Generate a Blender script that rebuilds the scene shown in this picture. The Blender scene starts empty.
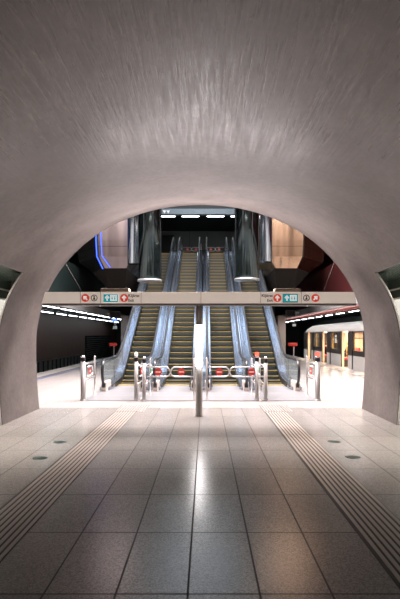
import bpy, bmesh, math, random
from mathutils import Vector, Matrix
random.seed(7)
PI = math.pi
scn = bpy.context.scene
COL = scn.collection

# ------------------------------------------------------------------ camera numbers
NICHE_W = 26
F, CX, CH = 480.0, 0.14, 1.65          # focal length in pixels, camera x, eye height
def W(px, py, d):                       # a point of the place seen at a pixel, d metres away
    return Vector((CX + (px - 205.5) * d / F, d, CH + (335.0 - py) * d / F))

# ------------------------------------------------------------------ mesh helpers
class MB:
    def __init__(self):
        self.v, self.f, self.m, self.s = [], [], [], []
    def add(self, vs, fs, mi=0, smooth=False):
        b = len(self.v)
        self.v += [Vector(p) for p in vs]
        for f in fs:
            self.f.append([b + i for i in f]); self.m.append(mi); self.s.append(smooth)
        return self
    def box(self, x0, x1, y0, y1, z0, z1, mi=0):
        x0, x1 = min(x0, x1), max(x0, x1)
        vs = [(x, y, z) for z in (z0, z1) for y in (y0, y1) for x in (x0, x1)]
        return self.add(vs, [(0, 2, 3, 1), (4, 5, 7, 6), (0, 1, 5, 4), (2, 6, 7, 3), (0, 4, 6, 2), (1, 3, 7, 5)], mi)
    def lathe(self, prof, c, axis='z', n=24, mi=0, smooth=True):
        # prof: list of (r, h) along the axis, closed by caps
        c = Vector(c); vs = []; fs = []
        for r, h in prof:
            for k in range(n):
                a = 2 * PI * k / n
                u, w = r * math.cos(a), r * math.sin(a)
                p = {'z': (u, w, h), 'y': (u, h, w), 'x': (h, u, w)}[axis]
                vs.append(c + Vector(p))
        for i in range(len(prof) - 1):
            for k in range(n):
                k2 = (k + 1) % n
                fs.append((i * n + k, i * n + k2, (i + 1) * n + k2, (i + 1) * n + k))
        self.add(vs, fs, mi, smooth)
        b = len(self.v) - len(vs)
        for i in (0, len(prof) - 1):
            if prof[i][0] > 1e-5:
                self.f.append([b + i * n + k for k in range(n)]); self.m.append(mi); self.s.append(False)
        return self
    def tube(self, path, r, n=10, mi=0, closed=False, up=None, flat=None):
        # a round (or oval, flat=(rx, ry)) rod along a path
        P = [Vector(p) for p in path]; N = len(P); vs = []; fs = []
        prev = None
        for i in range(N):
            if closed: t = (P[(i + 1) % N] - P[i - 1]).normalized()
            else: t = (P[min(i + 1, N - 1)] - P[max(i - 1, 0)]).normalized()
            if up is not None: ref = Vector(up)
            elif prev is not None: ref = prev
            else: ref = Vector((0, 0, 1)) if abs(t.z) < .9 else Vector((1, 0, 0))
            a = (ref - t * ref.dot(t)).normalized(); prev = a
            b = t.cross(a)
            ra, rb = flat if flat else (r, r)
            for k in range(n):
                q = 2 * PI * k / n
                vs.append(P[i] + a * (ra * math.cos(q)) + b * (rb * math.sin(q)))
        M = N if closed else N - 1
        for i in range(M):
            j = (i + 1) % N
            for k in range(n):
                k2 = (k + 1) % n
                fs.append((i * n + k, i * n + k2, j * n + k2, j * n + k))
        if not closed:
            fs.append(list(range(n))[::-1]); fs.append([(N - 1) * n + k for k in range(n)])
        return self.add(vs, fs, mi, True)
    def strip(self, lo, hi, x0, x1, mi=0):
        # solid between two (y, z) polylines, from x0 to x1
        n = len(lo); vs = []
        for x in (x0, x1):
            vs += [(x, y, z) for y, z in lo] + [(x, y, z) for y, z in hi]
        fs = []
        L = lambda s, i: s * 2 * n + i
        H = lambda s, i: s * 2 * n + n + i
        for i in range(n - 1):
            fs += [(L(0, i), L(0, i + 1), H(0, i + 1), H(0, i)), (L(1, i), H(1, i), H(1, i + 1), L(1, i + 1)),
                   (H(0, i), H(0, i + 1), H(1, i + 1), H(1, i)), (L(0, i), L(1, i), L(1, i + 1), L(0, i + 1))]
        fs += [(L(0, 0), H(0, 0), H(1, 0), L(1, 0)), (L(0, n - 1), L(1, n - 1), H(1, n - 1), H(0, n - 1))]
        return self.add(vs, fs, mi)
    def poly(self, pts, y, depth, mi=0):
        # flat outline of (x, z) points standing in a y plane
        n = len(pts)
        vs = [(x, y, z) for x, z in pts] + [(x, y + depth, z) for x, z in pts]
        fs = [list(range(n)), list(range(2 * n - 1, n - 1, -1))]
        fs += [(i, (i + 1) % n, n + (i + 1) % n, n + i) for i in range(n)]
        return self.add(vs, fs, mi)

def link(name, me, parent=None):
    o = bpy.data.objects.new(name, me); COL.objects.link(o)
    if parent is not None: o.parent = parent
    return o

def org(o):
    p = Vector((0, 0, 0))
    while o is not None:
        p += o.location; o = o.parent
    return p

def part(name, mb, mats, parent=None, bevel=0.0, label=None, local=False):
    base = Vector((0, 0, 0)) if local else org(parent)
    me = bpy.data.meshes.new(name)
    me.from_pydata([tuple(v - base) for v in mb.v], [], mb.f)
    if not isinstance(mats, (list, tuple)): mats = [mats]
    for m in mats: me.materials.append(m)
    for p, mi, s in zip(me.polygons, mb.m, mb.s):
        p.material_index = mi; p.use_smooth = s
    bm = bmesh.new(); bm.from_mesh(me)
    bmesh.ops.recalc_face_normals(bm, faces=bm.faces)
    bm.to_mesh(me); bm.free(); me.update()
    o = link(name, me, parent)
    if bevel > 0:
        b = o.modifiers.new('bevel', 'BEVEL'); b.width = bevel; b.segments = 2; b.limit_method = 'ANGLE'
    if label: o['label'] = label
    return o

def thing(name, label, cat, loc=(0, 0, 0), group=None):
    o = bpy.data.objects.new(name, None); COL.objects.link(o)
    o.location = loc; o.empty_display_size = .2
    o['label'] = label; o['category'] = cat
    if group: o['group'] = group
    return o
def tag(o, label, cat, group=None):
    o['label'] = label; o['category'] = cat
    if group: o['group'] = group
    return o
def solo(name, mb, mats, label, cat, loc, group=None, bevel=0.0):      # a thing that is one mesh
    loc = Vector(loc)
    mb.v = [v - loc for v in mb.v]
    o = part(name, mb, mats, None, bevel, local=True)
    o.location = loc
    return tag(o, label, cat, group)
def struct(name, mb, mats, bevel=0.0):
    o = part(name, mb, mats, None, bevel); o['kind'] = 'structure'; return o
def dup(root, loc, label=None, mirror=False, group=None):
    r = root.copy(); COL.objects.link(r); r.location = loc
    if label: r['label'] = label
    if group: r['group'] = group
    for ch in list(root.children):
        c = ch.copy(); COL.objects.link(c); c.parent = r
        for g in list(ch.children):
            e = g.copy(); COL.objects.link(e); e.parent = c
    return r
def text_part(name, s, size, loc, mat, parent, align='LEFT'):
    cu = bpy.data.curves.new('lettering', 'FONT'); cu.body = s; cu.size = size; cu.align_x = align; cu.extrude = .001
    cu.offset = size * .018
    t = bpy.data.objects.new('tmp', cu)
    COL.objects.link(t)
    bpy.context.view_layer.update()
    me = bpy.data.meshes.new_from_object(t.evaluated_get(bpy.context.evaluated_depsgraph_get()))
    bpy.data.objects.remove(t)
    me.transform(Matrix.Rotation(PI / 2, 4, 'X'))
    me.materials.clear(); me.materials.append(mat)
    o = link(name, me, parent); o.location = Vector(loc) - org(parent)
    return o

# ------------------------------------------------------------------ materials
def mat(name, col, rough=.5, metal=0.0, emit=None, es=0.0, spec=.5, noise=0.0, nscale=20.0, bump=0.0, stretch=(1, 1, 1), coat=0.0, rvar=0.0):
    m = bpy.data.materials.new(name); m.use_nodes = True
    nt = m.node_tree; b = nt.nodes['Principled BSDF']
    b.inputs['Base Color'].default_value = (*col, 1)
    b.inputs['Roughness'].default_value = rough
    b.inputs['Metallic'].default_value = metal
    b.inputs['Specular IOR Level'].default_value = spec
    b.inputs['Coat Weight'].default_value = coat
    if emit:
        b.inputs['Emission Color'].default_value = (*emit, 1); b.inputs['Emission Strength'].default_value = es
    if noise or bump or rvar:
        tc = nt.nodes.new('ShaderNodeNewGeometry')
        mp = nt.nodes.new('ShaderNodeVectorMath'); mp.operation = 'MULTIPLY'; mp.inputs[1].default_value = stretch
        nt.links.new(tc.outputs['Position'], mp.inputs[0])
        nz = nt.nodes.new('ShaderNodeTexNoise'); nz.inputs['Scale'].default_value = nscale; nz.inputs['Detail'].default_value = 5
        nt.links.new(mp.outputs[0], nz.inputs['Vector'])
        if noise:
            mx = nt.nodes.new('ShaderNodeMix'); mx.data_type = 'RGBA'
            mx.inputs['A'].default_value = (*[c * (1 - noise) for c in col], 1)
            mx.inputs['B'].default_value = (*[min(1, c * (1 + noise)) for c in col], 1)
            nt.links.new(nz.outputs['Fac'], mx.inputs['Factor']); nt.links.new(mx.outputs['Result'], b.inputs['Base Color'])
        if bump:
            bp = nt.nodes.new('ShaderNodeBump'); bp.inputs['Strength'].default_value = bump; bp.inputs['Distance'].default_value = .01
            nt.links.new(nz.outputs['Fac'], bp.inputs['Height']); nt.links.new(bp.outputs['Normal'], b.inputs['Normal'])
        if rvar:
            mr = nt.nodes.new('ShaderNodeMapRange'); mr.inputs['To Min'].default_value = max(.02, rough - rvar); mr.inputs['To Max'].default_value = rough + rvar
            nt.links.new(nz.outputs['Fac'], mr.inputs['Value']); nt.links.new(mr.outputs['Result'], b.inputs['Roughness'])
    return m
def emis(name, col, s):
    m = bpy.data.materials.new(name); m.use_nodes = True; nt = m.node_tree
    nt.nodes.remove(nt.nodes['Principled BSDF'])
    e = nt.nodes.new('ShaderNodeEmission'); e.inputs['Color'].default_value = (*col, 1); e.inputs['Strength'].default_value = s
    nt.links.new(e.outputs[0], nt.nodes['Material Output'].inputs['Surface'])
    return m
def glass(name, tint, refl, rcol=(1, 1, 1), rough=.03, rmax=.95, sheen=0.0, sheen_col=(.7, .72, .7)):
    m = bpy.data.materials.new(name); m.use_nodes = True; nt = m.node_tree
    nt.nodes.remove(nt.nodes['Principled BSDF'])
    t = nt.nodes.new('ShaderNodeBsdfTransparent'); t.inputs['Color'].default_value = (*tint, 1)
    g = nt.nodes.new('ShaderNodeBsdfGlossy'); g.inputs['Color'].default_value = (*rcol, 1); g.inputs['Roughness'].default_value = rough
    lw = nt.nodes.new('ShaderNodeLayerWeight'); lw.inputs['Blend'].default_value = .25
    mr = nt.nodes.new('ShaderNodeMapRange'); mr.inputs['To Min'].default_value = refl; mr.inputs['To Max'].default_value = rmax
    mx = nt.nodes.new('ShaderNodeMixShader')
    nt.links.new(lw.outputs['Fresnel'], mr.inputs['Value']); nt.links.new(mr.outputs['Result'], mx.inputs['Fac'])
    base = t
    if sheen:  # pale diffuse share standing in for reflections of the bright hall
        df = nt.nodes.new('ShaderNodeBsdfDiffuse'); df.inputs['Color'].default_value = (*sheen_col, 1)
        base = nt.nodes.new('ShaderNodeMixShader'); base.inputs['Fac'].default_value = sheen
        nt.links.new(t.outputs[0], base.inputs[1]); nt.links.new(df.outputs[0], base.inputs[2])
    nt.links.new(base.outputs[0], mx.inputs[1]); nt.links.new(g.outputs[0], mx.inputs[2])
    nt.links.new(mx.outputs[0], nt.nodes['Material Output'].inputs['Surface'])
    return m

def nodes(m):
    nt = m.node_tree
    def N(t, **kw):
        n = nt.nodes.new(t)
        for k, v in kw.items(): setattr(n, k, v)
        return n
    def L(a, b): nt.links.new(a, b)
    def math_(op, a, b=None, c=None):
        n = N('ShaderNodeMath', operation=op)
        for i, q in enumerate((a, b, c)):
            if q is None: continue
            if isinstance(q, (int, float)): n.inputs[i].default_value = q
            else: L(q, n.inputs[i])
        return n.outputs[0]
    return nt, N, L, math_

TW, TL, TX, TY = .4595, .953, .027, 3.058
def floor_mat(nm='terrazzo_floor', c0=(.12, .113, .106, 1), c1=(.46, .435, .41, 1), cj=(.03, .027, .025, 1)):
    m = bpy.data.materials.new(nm); m.use_nodes = True
    nt, N, L, M = nodes(m); b = nt.nodes['Principled BSDF']
    g = N('ShaderNodeNewGeometry'); sp = N('ShaderNodeSeparateXYZ'); L(g.outputs['Position'], sp.inputs[0])
    fx = M('ABSOLUTE', M('SUBTRACT', M('FRACT', M('ADD', M('DIVIDE', M('SUBTRACT', sp.outputs[0], TX), TW), 100.5)), .5))
    fy = M('ABSOLUTE', M('SUBTRACT', M('FRACT', M('ADD', M('DIVIDE', M('SUBTRACT', sp.outputs[1], TY), TL), 100.5)), .5))
    joint = M('MAXIMUM', M('LESS_THAN', fx, .0068 / TW), M('LESS_THAN', fy, .0068 / TL))
    # tile id -> slight tone per tile
    ix = M('FLOOR', M('DIVIDE', M('SUBTRACT', sp.outputs[0], TX), TW)); iy = M('FLOOR', M('DIVIDE', M('SUBTRACT', sp.outputs[1], TY), TL))
    cb = N('ShaderNodeCombineXYZ'); L(ix, cb.inputs[0]); L(iy, cb.inputs[1])
    wn = N('ShaderNodeTexWhiteNoise'); L(cb.outputs[0], wn.inputs['Vector'])
    vz = N('ShaderNodeTexVoronoi'); vz.inputs['Scale'].default_value = 110; L(g.outputs['Position'], vz.inputs['Vector'])
    nz = N('ShaderNodeTexNoise'); nz.inputs['Scale'].default_value = 90; nz.inputs['Detail'].default_value = 4; L(g.outputs['Position'], nz.inputs['Vector'])
    sx = N('ShaderNodeSeparateColor'); L(vz.outputs['Color'], sx.inputs[0])
    v = M('ADD', M('ADD', M('MULTIPLY', sx.outputs[0], .40), .09), M('MULTIPLY', nz.outputs['Fac'], .5))
    v = M('ADD', v, M('MULTIPLY', wn.outputs['Value'], .10))
    cr = N('ShaderNodeValToRGB'); L(v, cr.inputs[0])
    cr.color_ramp.elements[0].position = .15; cr.color_ramp.elements[0].color = c0
    cr.color_ramp.elements[1].position = 1.0; cr.color_ramp.elements[1].color = c1
    mx = N('ShaderNodeMix', data_type='RGBA'); L(joint, mx.inputs['Factor']); L(cr.outputs[0], mx.inputs['A']); mx.inputs['B'].default_value = cj
    L(mx.outputs['Result'], b.inputs['Base Color'])
    L(M('ADD', .25, M('MULTIPLY', joint, .5)), b.inputs['Roughness'])
    bp = N('ShaderNodeBump'); bp.inputs['Strength'].default_value = .25; bp.inputs['Distance'].default_value = .003; bp.invert = True
    L(joint, bp.inputs['Height']); L(bp.outputs[0], b.inputs['Normal'])
    b.inputs['Specular IOR Level'].default_value = .75
    return m

def vault_mat():
    m = bpy.data.materials.new('polished_concrete'); m.use_nodes = True
    nt, N, L, M = nodes(m); b = nt.nodes['Principled BSDF']
    g = N('ShaderNodeNewGeometry')
    big = N('ShaderNodeTexNoise'); big.inputs['Scale'].default_value = 1.1; big.inputs['Detail'].default_value = 6; big.inputs['Roughness'].default_value = .62
    L(g.outputs['Position'], big.inputs['Vector'])
    fine = N('ShaderNodeTexNoise'); fine.inputs['Scale'].default_value = 14; fine.inputs['Detail'].default_value = 8; L(g.outputs['Position'], fine.inputs['Vector'])
    # trowel strokes running along the vault
    st = N('ShaderNodeVectorMath', operation='MULTIPLY'); st.inputs[1].default_value = (30, 1.8, 30); L(g.outputs['Position'], st.inputs[0])
    stk = N('ShaderNodeTexNoise'); stk.inputs['Scale'].default_value = 1.0; stk.inputs['Detail'].default_value = 4; L(st.outputs[0], stk.inputs['Vector'])
    v = M('ADD', M('MULTIPLY', big.outputs['Fac'], .75), M('MULTIPLY', fine.outputs['Fac'], .35))
    cr = N('ShaderNodeValToRGB'); L(v, cr.inputs[0])
    cr.color_ramp.elements[0].position = .32; cr.color_ramp.elements[0].color = (.10, .083, .077, 1)
    cr.color_ramp.elements[1].position = .75; cr.color_ramp.elements[1].color = (.215, .186, .175, 1)
    L(cr.outputs[0], b.inputs['Base Color'])
    sz = N('ShaderNodeSeparateXYZ'); L(g.outputs['Position'], sz.inputs[0])
    hm = N('ShaderNodeMapRange'); hm.interpolation_type = 'SMOOTHSTEP'; L(sz.outputs[2], hm.inputs['Value']); hm.inputs['From Min'].default_value = 3.0; hm.inputs['From Max'].default_value = 3.9
    hy = N('ShaderNodeMapRange'); hy.interpolation_type = 'SMOOTHSTEP'; L(sz.outputs[1], hy.inputs['Value']); hy.inputs['From Min'].default_value = 7.4; hy.inputs['From Max'].default_value = 4.9
    sk = M('MULTIPLY', M('SUBTRACT', stk.outputs['Fac'], .5), M('MULTIPLY', hm.outputs[0], hy.outputs[0]))
    f2 = N('ShaderNodeTexNoise'); f2.inputs['Scale'].default_value = 30; f2.inputs['Detail'].default_value = 3; L(g.outputs['Position'], f2.inputs['Vector'])
    L(M('ADD', M('ADD', M('MULTIPLY', sk, .55), M('SUBTRACT', .60, M('MULTIPLY', hy.outputs[0], .29))), M('MULTIPLY', M('SUBTRACT', f2.outputs['Fac'], .5), .06)), b.inputs['Roughness'])
    bp = N('ShaderNodeBump'); bp.inputs['Strength'].default_value = .3; bp.inputs['Distance'].default_value = .008
    h = M('ADD', M('MULTIPLY', sk, 1.7), M('ADD', M('MULTIPLY', big.outputs['Fac'], .8), 0.0))
    L(h, bp.inputs['Height']); L(bp.outputs[0], b.inputs['Normal'])
    b.inputs['Specular IOR Level'].default_value = .62
    return m

def panel_mat(name, col, rough, metal, axis, pitch, off=0.0, gap=.012, noise=.15, nscale=3.0, dark=.25, wave=0):
    # flat panels with dark seams every `pitch` metres along an axis
    m = bpy.data.materials.new(name); m.use_nodes = True
    nt, N, L, M = nodes(m); b = nt.nodes['Principled BSDF']
    g = N('ShaderNodeNewGeometry'); sp = N('ShaderNodeSeparateXYZ'); L(g.outputs['Position'], sp.inputs[0])
    if wave:
        vm = N('ShaderNodeVectorMath', operation='MULTIPLY'); vm.inputs[1].default_value = (1.1, 1.1, .10); L(g.outputs['Position'], vm.inputs[0])
        wz = N('ShaderNodeTexNoise'); wz.inputs['Scale'].default_value = 1.0; wz.inputs['Detail'].default_value = 2; L(vm.outputs[0], wz.inputs['Vector'])
        wb = N('ShaderNodeBump'); wb.inputs['Strength'].default_value = wave; wb.inputs['Distance'].default_value = .25; L(wz.outputs['Fac'], wb.inputs['Height']); L(wb.outputs[0], b.inputs['Normal'])
    f = M('ABSOLUTE', M('SUBTRACT', M('FRACT', M('ADD', M('DIVIDE', M('SUBTRACT', sp.outputs[axis], off), pitch), 100.5)), .5))
    j = M('LESS_THAN', f, gap / pitch)
    nz = N('ShaderNodeTexNoise'); nz.inputs['Scale'].default_value = nscale; nz.inputs['Detail'].default_value = 5; L(g.outputs['Position'], nz.inputs['Vector'])
    a = N('ShaderNodeMix', data_type='RGBA'); L(nz.outputs['Fac'], a.inputs['Factor'])
    a.inputs['A'].default_value = (*[c * (1 - noise) for c in col], 1); a.inputs['B'].default_value = (*[c * (1 + noise) for c in col], 1)
    mx = N('ShaderNodeMix', data_type='RGBA'); L(j, mx.inputs['Factor']); L(a.outputs['Result'], mx.inputs['A']); mx.inputs['B'].default_value = (*[c * dark for c in col], 1)
    L(mx.outputs['Result'], b.inputs['Base Color'])
    b.inputs['Roughness'].default_value = rough; b.inputs['Metallic'].default_value = metal
    return m

M_floor = floor_mat(); M_floorlit = floor_mat('terrazzo_floor_lit', (.27, .25, .243, 1), (.56, .525, .51, 1), (.22, .205, .20, 1)); M_vault = vault_mat()  # hall copy of the terrazzo, lightened to carry the stronger light there
M_steel = mat('brushed_steel', (.72, .71, .71), .38, 1.0, noise=.08, nscale=30)
M_chrome = mat('polished_steel', (.78, .77, .76), .14, 1.0)
M_deck = mat('blue_grey_steel_deck', (.28, .315, .385), .22, .9, noise=.10, nscale=8)
M_skirt = mat('dark_skirt', (.05, .06, .075), .35, .5)
M_rubber = mat('black_handrail_rubber', (.02, .022, .026), .3)
M_step = mat('step_grey', (.06, .066, .058), .55, .3, noise=.25, nscale=40)
M_riser = mat('step_riser_grey', (.058, .068, .06), .55, .3, noise=.25, nscale=40, stretch=(6, 1, 1))
M_yellow = mat('step_yellow', (.34, .24, .055), .55, noise=.1)
M_comb = mat('comb_yellow', (.80, .58, .10), .5)
M_glass = glass('balustrade_glass', (.86, .92, .93), .08, (.80, .88, 1.0),   .06, .5, .22, (.62, .66, .66))
M_clear = glass('clear_window', (.93, .95, .95), .04, rmax=.3)
M_plate = mat('landing_steel', (.26, .265, .28), .36, .1, noise=.07, nscale=25)
M_white = mat('white_plate', (.82, .79, .76), .45)
M_pedestal = mat('cream_pedestal', (.70, .60, .54), .45)
M_beam = mat('beam_cream_glow', (.80, .70, .62), .5, emit=(1.0, .86, .75), es=.36)  # glow added to the cream to brighten the beam face
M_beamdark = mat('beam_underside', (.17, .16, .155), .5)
M_tan = mat('tan_box', (.34, .27, .20), .5)
M_red = mat('sign_red', (.72, .045, .03), .4)
M_redface = mat('sign_orange_red', (.70, .07, .035), .45, emit=(1, .10, .05), es=.30)  # red, teal and white sign faces get an added glow beside the beam
M_teal = mat('sign_teal', (.015, .33, .38), .4, emit=(.02, .55, .62), es=.35)
M_tealback = mat('sign_teal_dark', (.015, .12, .15), .4)
M_signwhite = mat('sign_white', (.88, .87, .85), .45)
M_glowwhite = mat('glow_sign_white', (.88, .87, .85), .45, emit=(1, .98, .96), es=.55)
M_black = mat('sign_black', (.02, .02, .02), .5)
M_green = mat('sign_green', (.02, .42, .17), .45)
M_pole = mat('pole_bronze_grey', (.40, .37, .34), .42, .25, noise=.08)
M_lamp = emis('white_lamp_panel', (1.0, .95, .95), 20.0)
M_tubelight = emis('platform_tube_light', (.90, .97, 1.0), 14.0)
M_hallight = emis('hall_light', (1.0, .93, .88), 4.0)
M_redlamp = emis('red_signal', (1.0, .06, .04), 5.0)
M_clearlamp = mat('frosted_lamp', (.85, .86, .86), .3, emit=(1, 1, 1), es=.4)
M_blue = emis('blue_led', (.05, .12, 1.0), 3.6)
M_wallbrown = panel_mat('dark_brown_panels', (.075, .046, .038), .55, 0, 1, 2.4)
M_wallred = panel_mat('dark_red_panels', (.05, .010, .011), .4, 0, 1, 2.4)
M_wallgreen = mat('dark_green_wall', (.008, .017, .016), .45, noise=.2, nscale=2)
M_dark = mat('dark_wall', (.012, .016, .017), .55, noise=.2, nscale=2)
M_backwall = panel_mat('upper_back_wall', (.11, .13, .13), .45, 0, 0, 1.3, .3, .012)
M_soffit = mat('soffit_dark', (.02, .022, .023), .5)
M_fascia = mat('fascia_grey', (.38, .40, .41), .5, noise=.06)
M_redband = mat('fascia_red_band', (.28, .03, .03), .5)
M_trench = mat('track_bed', (.03, .028, .027), .8, noise=.3, nscale=10)
M_edge = mat('platform_edge_pale', (.62, .58, .55), .4, noise=.06)
M_blueline = mat('platform_blue_line', (.02, .09, .32), .4)
M_column = mat('dark_chrome_column', (.055, .075, .076), .16, 1.0, rvar=.04, nscale=1.5, stretch=(3, 3, .4))
M_ring = mat('column_ring', (.42, .44, .45), .3, .6)
M_column2 = mat('blue_grey_column', (.34, .40, .46), .16, 1.0, noise=.2, nscale=2, stretch=(3, 3, .6), bump=.2)
M_bronze = panel_mat('bronze_cladding', (.37, .26, .175), .27, 1.0, 2, 1.2, .55, .012, .12, 1.0, .4, .6)
M_bronze2 = panel_mat('grey_bronze_cladding', (.19, .165, .165), .30, 1.0, 2, 1.2, .55, .012, .12, 1.0, .4, .45)
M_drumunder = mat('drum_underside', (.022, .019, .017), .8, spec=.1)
M_niche = mat('pale_glass_panel', (.80, .79, .74), .25)
M_nicheglow = mat('glass_panel_added_glow', (.75, .74, .70), .25, emit=(1.0, .96, .86), es=.75)  # niche panel colour with an added glow
M_nichegreen = mat('dark_green_glass', (.09, .135, .112), .18, spec=.6)
M_nichetrim = mat('pale_trim', (.80, .80, .76), .35)
M_tactile = mat('tactile_brown', (.47, .41, .37), .38, noise=.12, nscale=30)
M_tacgroove = mat('tactile_groove', (.05, .042, .038), .6)
M_cover = mat('floor_cover_green', (.05, .085, .075), .35, .4)
M_trainwhite = mat('train_white', (.86, .84, .83), .35)
M_traindark = mat('train_dark_grey', (.055, .05, .05), .3)
M_trainroof = mat('train_roof', (.80, .77, .74), .45)
M_traincream = mat('train_interior_cream', (.85, .66, .48), .5)
M_trainfloor = mat('train_floor_green', (.03, .05, .045), .6)
M_seat = mat('train_seat_red', (.45, .04, .06), .6)
M_trainyellow = mat('train_pole_yellow', (.80, .58, .18), .4)
M_trainlamp = emis('train_lamp', (1.0, .80, .56), 14.0)
M_paper = mat('paper', (.85, .84, .82), .6)
M_skin = mat('skin', (.52, .32, .24), .55)
M_hair = mat('hair', (.03, .02, .017), .6)
M_coat = mat('dark_coat', (.022, .022, .028), .8)
M_trouser = mat('dark_trousers', (.03, .035, .05), .8)
M_shoe = mat('shoe', (.015, .013, .012), .5)
M_display = mat('display_black', (.012, .014, .016), .2)

# ------------------------------------------------------------------ vault, piers, niches
A_, Z0, B_, EX = 3.68, 1.40, 3.16, 2.06
Y_BACK, Y_PIER, Y_END, ZN, TH = -5.0, 8.80, 10.75, 2.80, .05
def rise(y):                             # crown height of the vault: level inside, flaring at its mouth
    return B_ - .53 + .53 * (max(0.0, (y - 6.5) / (Y_END - 6.5))) ** 2
def xat(z, off=0.0, y=Y_END):            # half width at height z
    if z < Z0: return A_ + off - .07 * ((Z0 - z) / Z0) ** 2
    q = 1 - min(1, ((z - Z0) / (rise(y) + off)) ** EX)
    return (A_ + off) * q ** (1 / EX)
def upper(off, y=Y_END):
    pts = []; N_ = 96; b = rise(y) + off
    a0 = math.asin(((ZN - Z0) / b) ** (EX / 2))
    for i in range(N_ + 1):
        th = PI - a0 - (PI - 2 * a0) * i / N_
        c, sn = math.cos(th), math.sin(th)
        pts.append((.03 + math.copysign(abs(c) ** (2 / EX), c) * (A_ + off), Z0 + abs(sn) ** (2 / EX) * b))
    return pts
def shell(pin, pout, ys):                # pin(y), pout(y): inner and outer outline at depth y
    mb = MB(); n = len(pin(ys[0])); vs = []
    for pr in (pin, pout):
        for y in ys: vs += [(x, y, z) for x, z in pr(y)]
    R = len(ys)
    I = lambda s, r, i: s * R * n + r * n + i
    mb.v = [Vector(v) for v in vs]
    def q(*idx, smooth=True): mb.f.append(list(idx)); mb.m.append(0); mb.s.append(smooth)
    for s in (0, 1):
        for r in range(R - 1):
            for i in range(n - 1): q(I(s, r, i), I(s, r, i + 1), I(s, r + 1, i + 1), I(s, r + 1, i))
    for r in (0, R - 1):
        for i in range(n - 1): q(I(0, r, i), I(0, r, i + 1), I(1, r, i + 1), I(1, r, i), smooth=False)
    for i in (0, n - 1):
        for r in range(R - 1): q(I(0, r, i), I(0, r + 1, i), I(1, r + 1, i), I(1, r, i), smooth=False)
    return mb
def edge_split(o):
    e = o.modifiers.new('split', 'EDGE_SPLIT'); e.split_angle = math.radians(35)
edge_split(struct('ceiling', shell(lambda y: upper(0, y), lambda y: upper(TH, y), [Y_BACK + (Y_END - Y_BACK) * i / 60 for i in range(61)]), M_vault))
for sgn, nm in ((-1, 'wall_left'), (1, 'wall_right')):
    zs = [ZN * i / 24 for i in range(25)]
    edge_split(struct(nm, shell(lambda y: [(.03 + sgn * xat(z, 0, y), z) for z in zs], lambda y: [(.03 + sgn * xat(z, TH, y), z) for z in zs],
                                [Y_PIER + (Y_END - Y_PIER) * i / 8 for i in range(9)]), M_vault))
    # pale metal trim on the pier's near edge
    tr = MB()
    tr.tube([(.03 + sgn * (xat(z, 0, Y_PIER) + .025), Y_PIER - .012, z) for z in zs], .016, 8)
    struct('trim_%d' % (1 if sgn < 0 else 2), tr, M_nichetrim)
    # niche: pale glass wall, dark green frieze, ceiling with a row of downlights
    X = sgn * 4.2
    nm2 = 'left' if sgn < 0 else 'right'
    struct('wall_niche_%s' % nm2, MB().box(X, X + sgn * .1, Y_BACK, 8.0, 0, 2.41), M_niche)
    struct('window_%d' % (1 if sgn < 0 else 2), MB().box(X, X + sgn * .1, 8.0, Y_END - .12, 0, 2.41), M_nicheglow)  # far stretch of the niche wall, brightened by an added glow
    struct('wall_frieze_%s' % nm2, MB().box(X - sgn * .03, X + sgn * .1, Y_BACK, Y_END - .12, 2.42, ZN + .1), M_nichegreen)
    tb = MB()
    for z in (2.40, 2.60): tb.box(X - sgn * .06, X - sgn * .0, Y_BACK, Y_END - .12, z, z + .03)
    for k in range(10): tb.box(X - sgn * .03, X, Y_BACK + .1 + k * 1.55, Y_BACK + .13 + k * 1.55, 0, 2.40)
    struct('trim_%d' % (3 if sgn < 0 else 4), tb, M_nichetrim)
    struct('ceiling_niche_%s' % nm2, MB().box(.03 + sgn * (xat(ZN, 0, 0) + TH * .5), X + sgn * .1, Y_BACK, 7.4, ZN + .01, ZN + .1).box(.03 + sgn * (xat(ZN, 0, 8.7) + TH * .5), X + sgn * .1, 7.4, 8.75, ZN + .01, ZN + .1).box(.03 + sgn * (xat(ZN, TH) + .02), X + sgn * .1, 8.75, Y_END - .12, ZN + .01, ZN + .1), M_nichegreen)
    for k in range(3):
        y = 6.6 + 1.3 * k
        l = bpy.data.lights.new('niche_light', 'AREA'); l.shape = 'RECTANGLE'; l.size = .25; l.size_y = 1.0; l.energy = NICHE_W; l.color = (1.0, .90, .80)
        o = bpy.data.objects.new('niche_lamp', l); COL.objects.link(o); l.spread = math.radians(80); o.location = (sgn * 3.78, y, ZN - .02); o.rotation_euler = (0, sgn * .42, 0)
struct('wall_back', MB().box(-4.4, 4.4, Y_BACK - .2, Y_BACK, 0, 4.8), M_vault)
# hall side of the portal
mb = MB()
n = 60; pts = [(.03 + -1 * xat(0, .02), 0.0)] + [(x, z) for x, z in [( .03 - xat(z, .02), z) for z in (.7, 1.4, 2.0, 2.5)]] + [p for p in upper(.02)] + [(.03 + xat(z, .02), z) for z in (2.5, 2.0, 1.4, .7, 0.0)]
outer = []
for x, z in pts:
    dx, dz = x, z - 1.5
    s = min(9.2 / abs(dx) if abs(dx) > 1e-6 else 1e9, (9.2 / dz if dz > 0 else 1e9))
    if z <= 1.5: s = 9.2 / abs(dx); outer.append((dx * s, z)); continue
    outer.append((dx * s, 1.5 + dz * s))
vs = [(x, Y_END - .10, z) for x, z in pts] + [(x, Y_END - .10, z) for x, z in outer]
m_ = len(pts)
mb.add(vs, [(i, i + 1, m_ + i + 1, m_ + i) for i in range(m_ - 1)])
struct('wall_portal', mb, M_vault)

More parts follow.
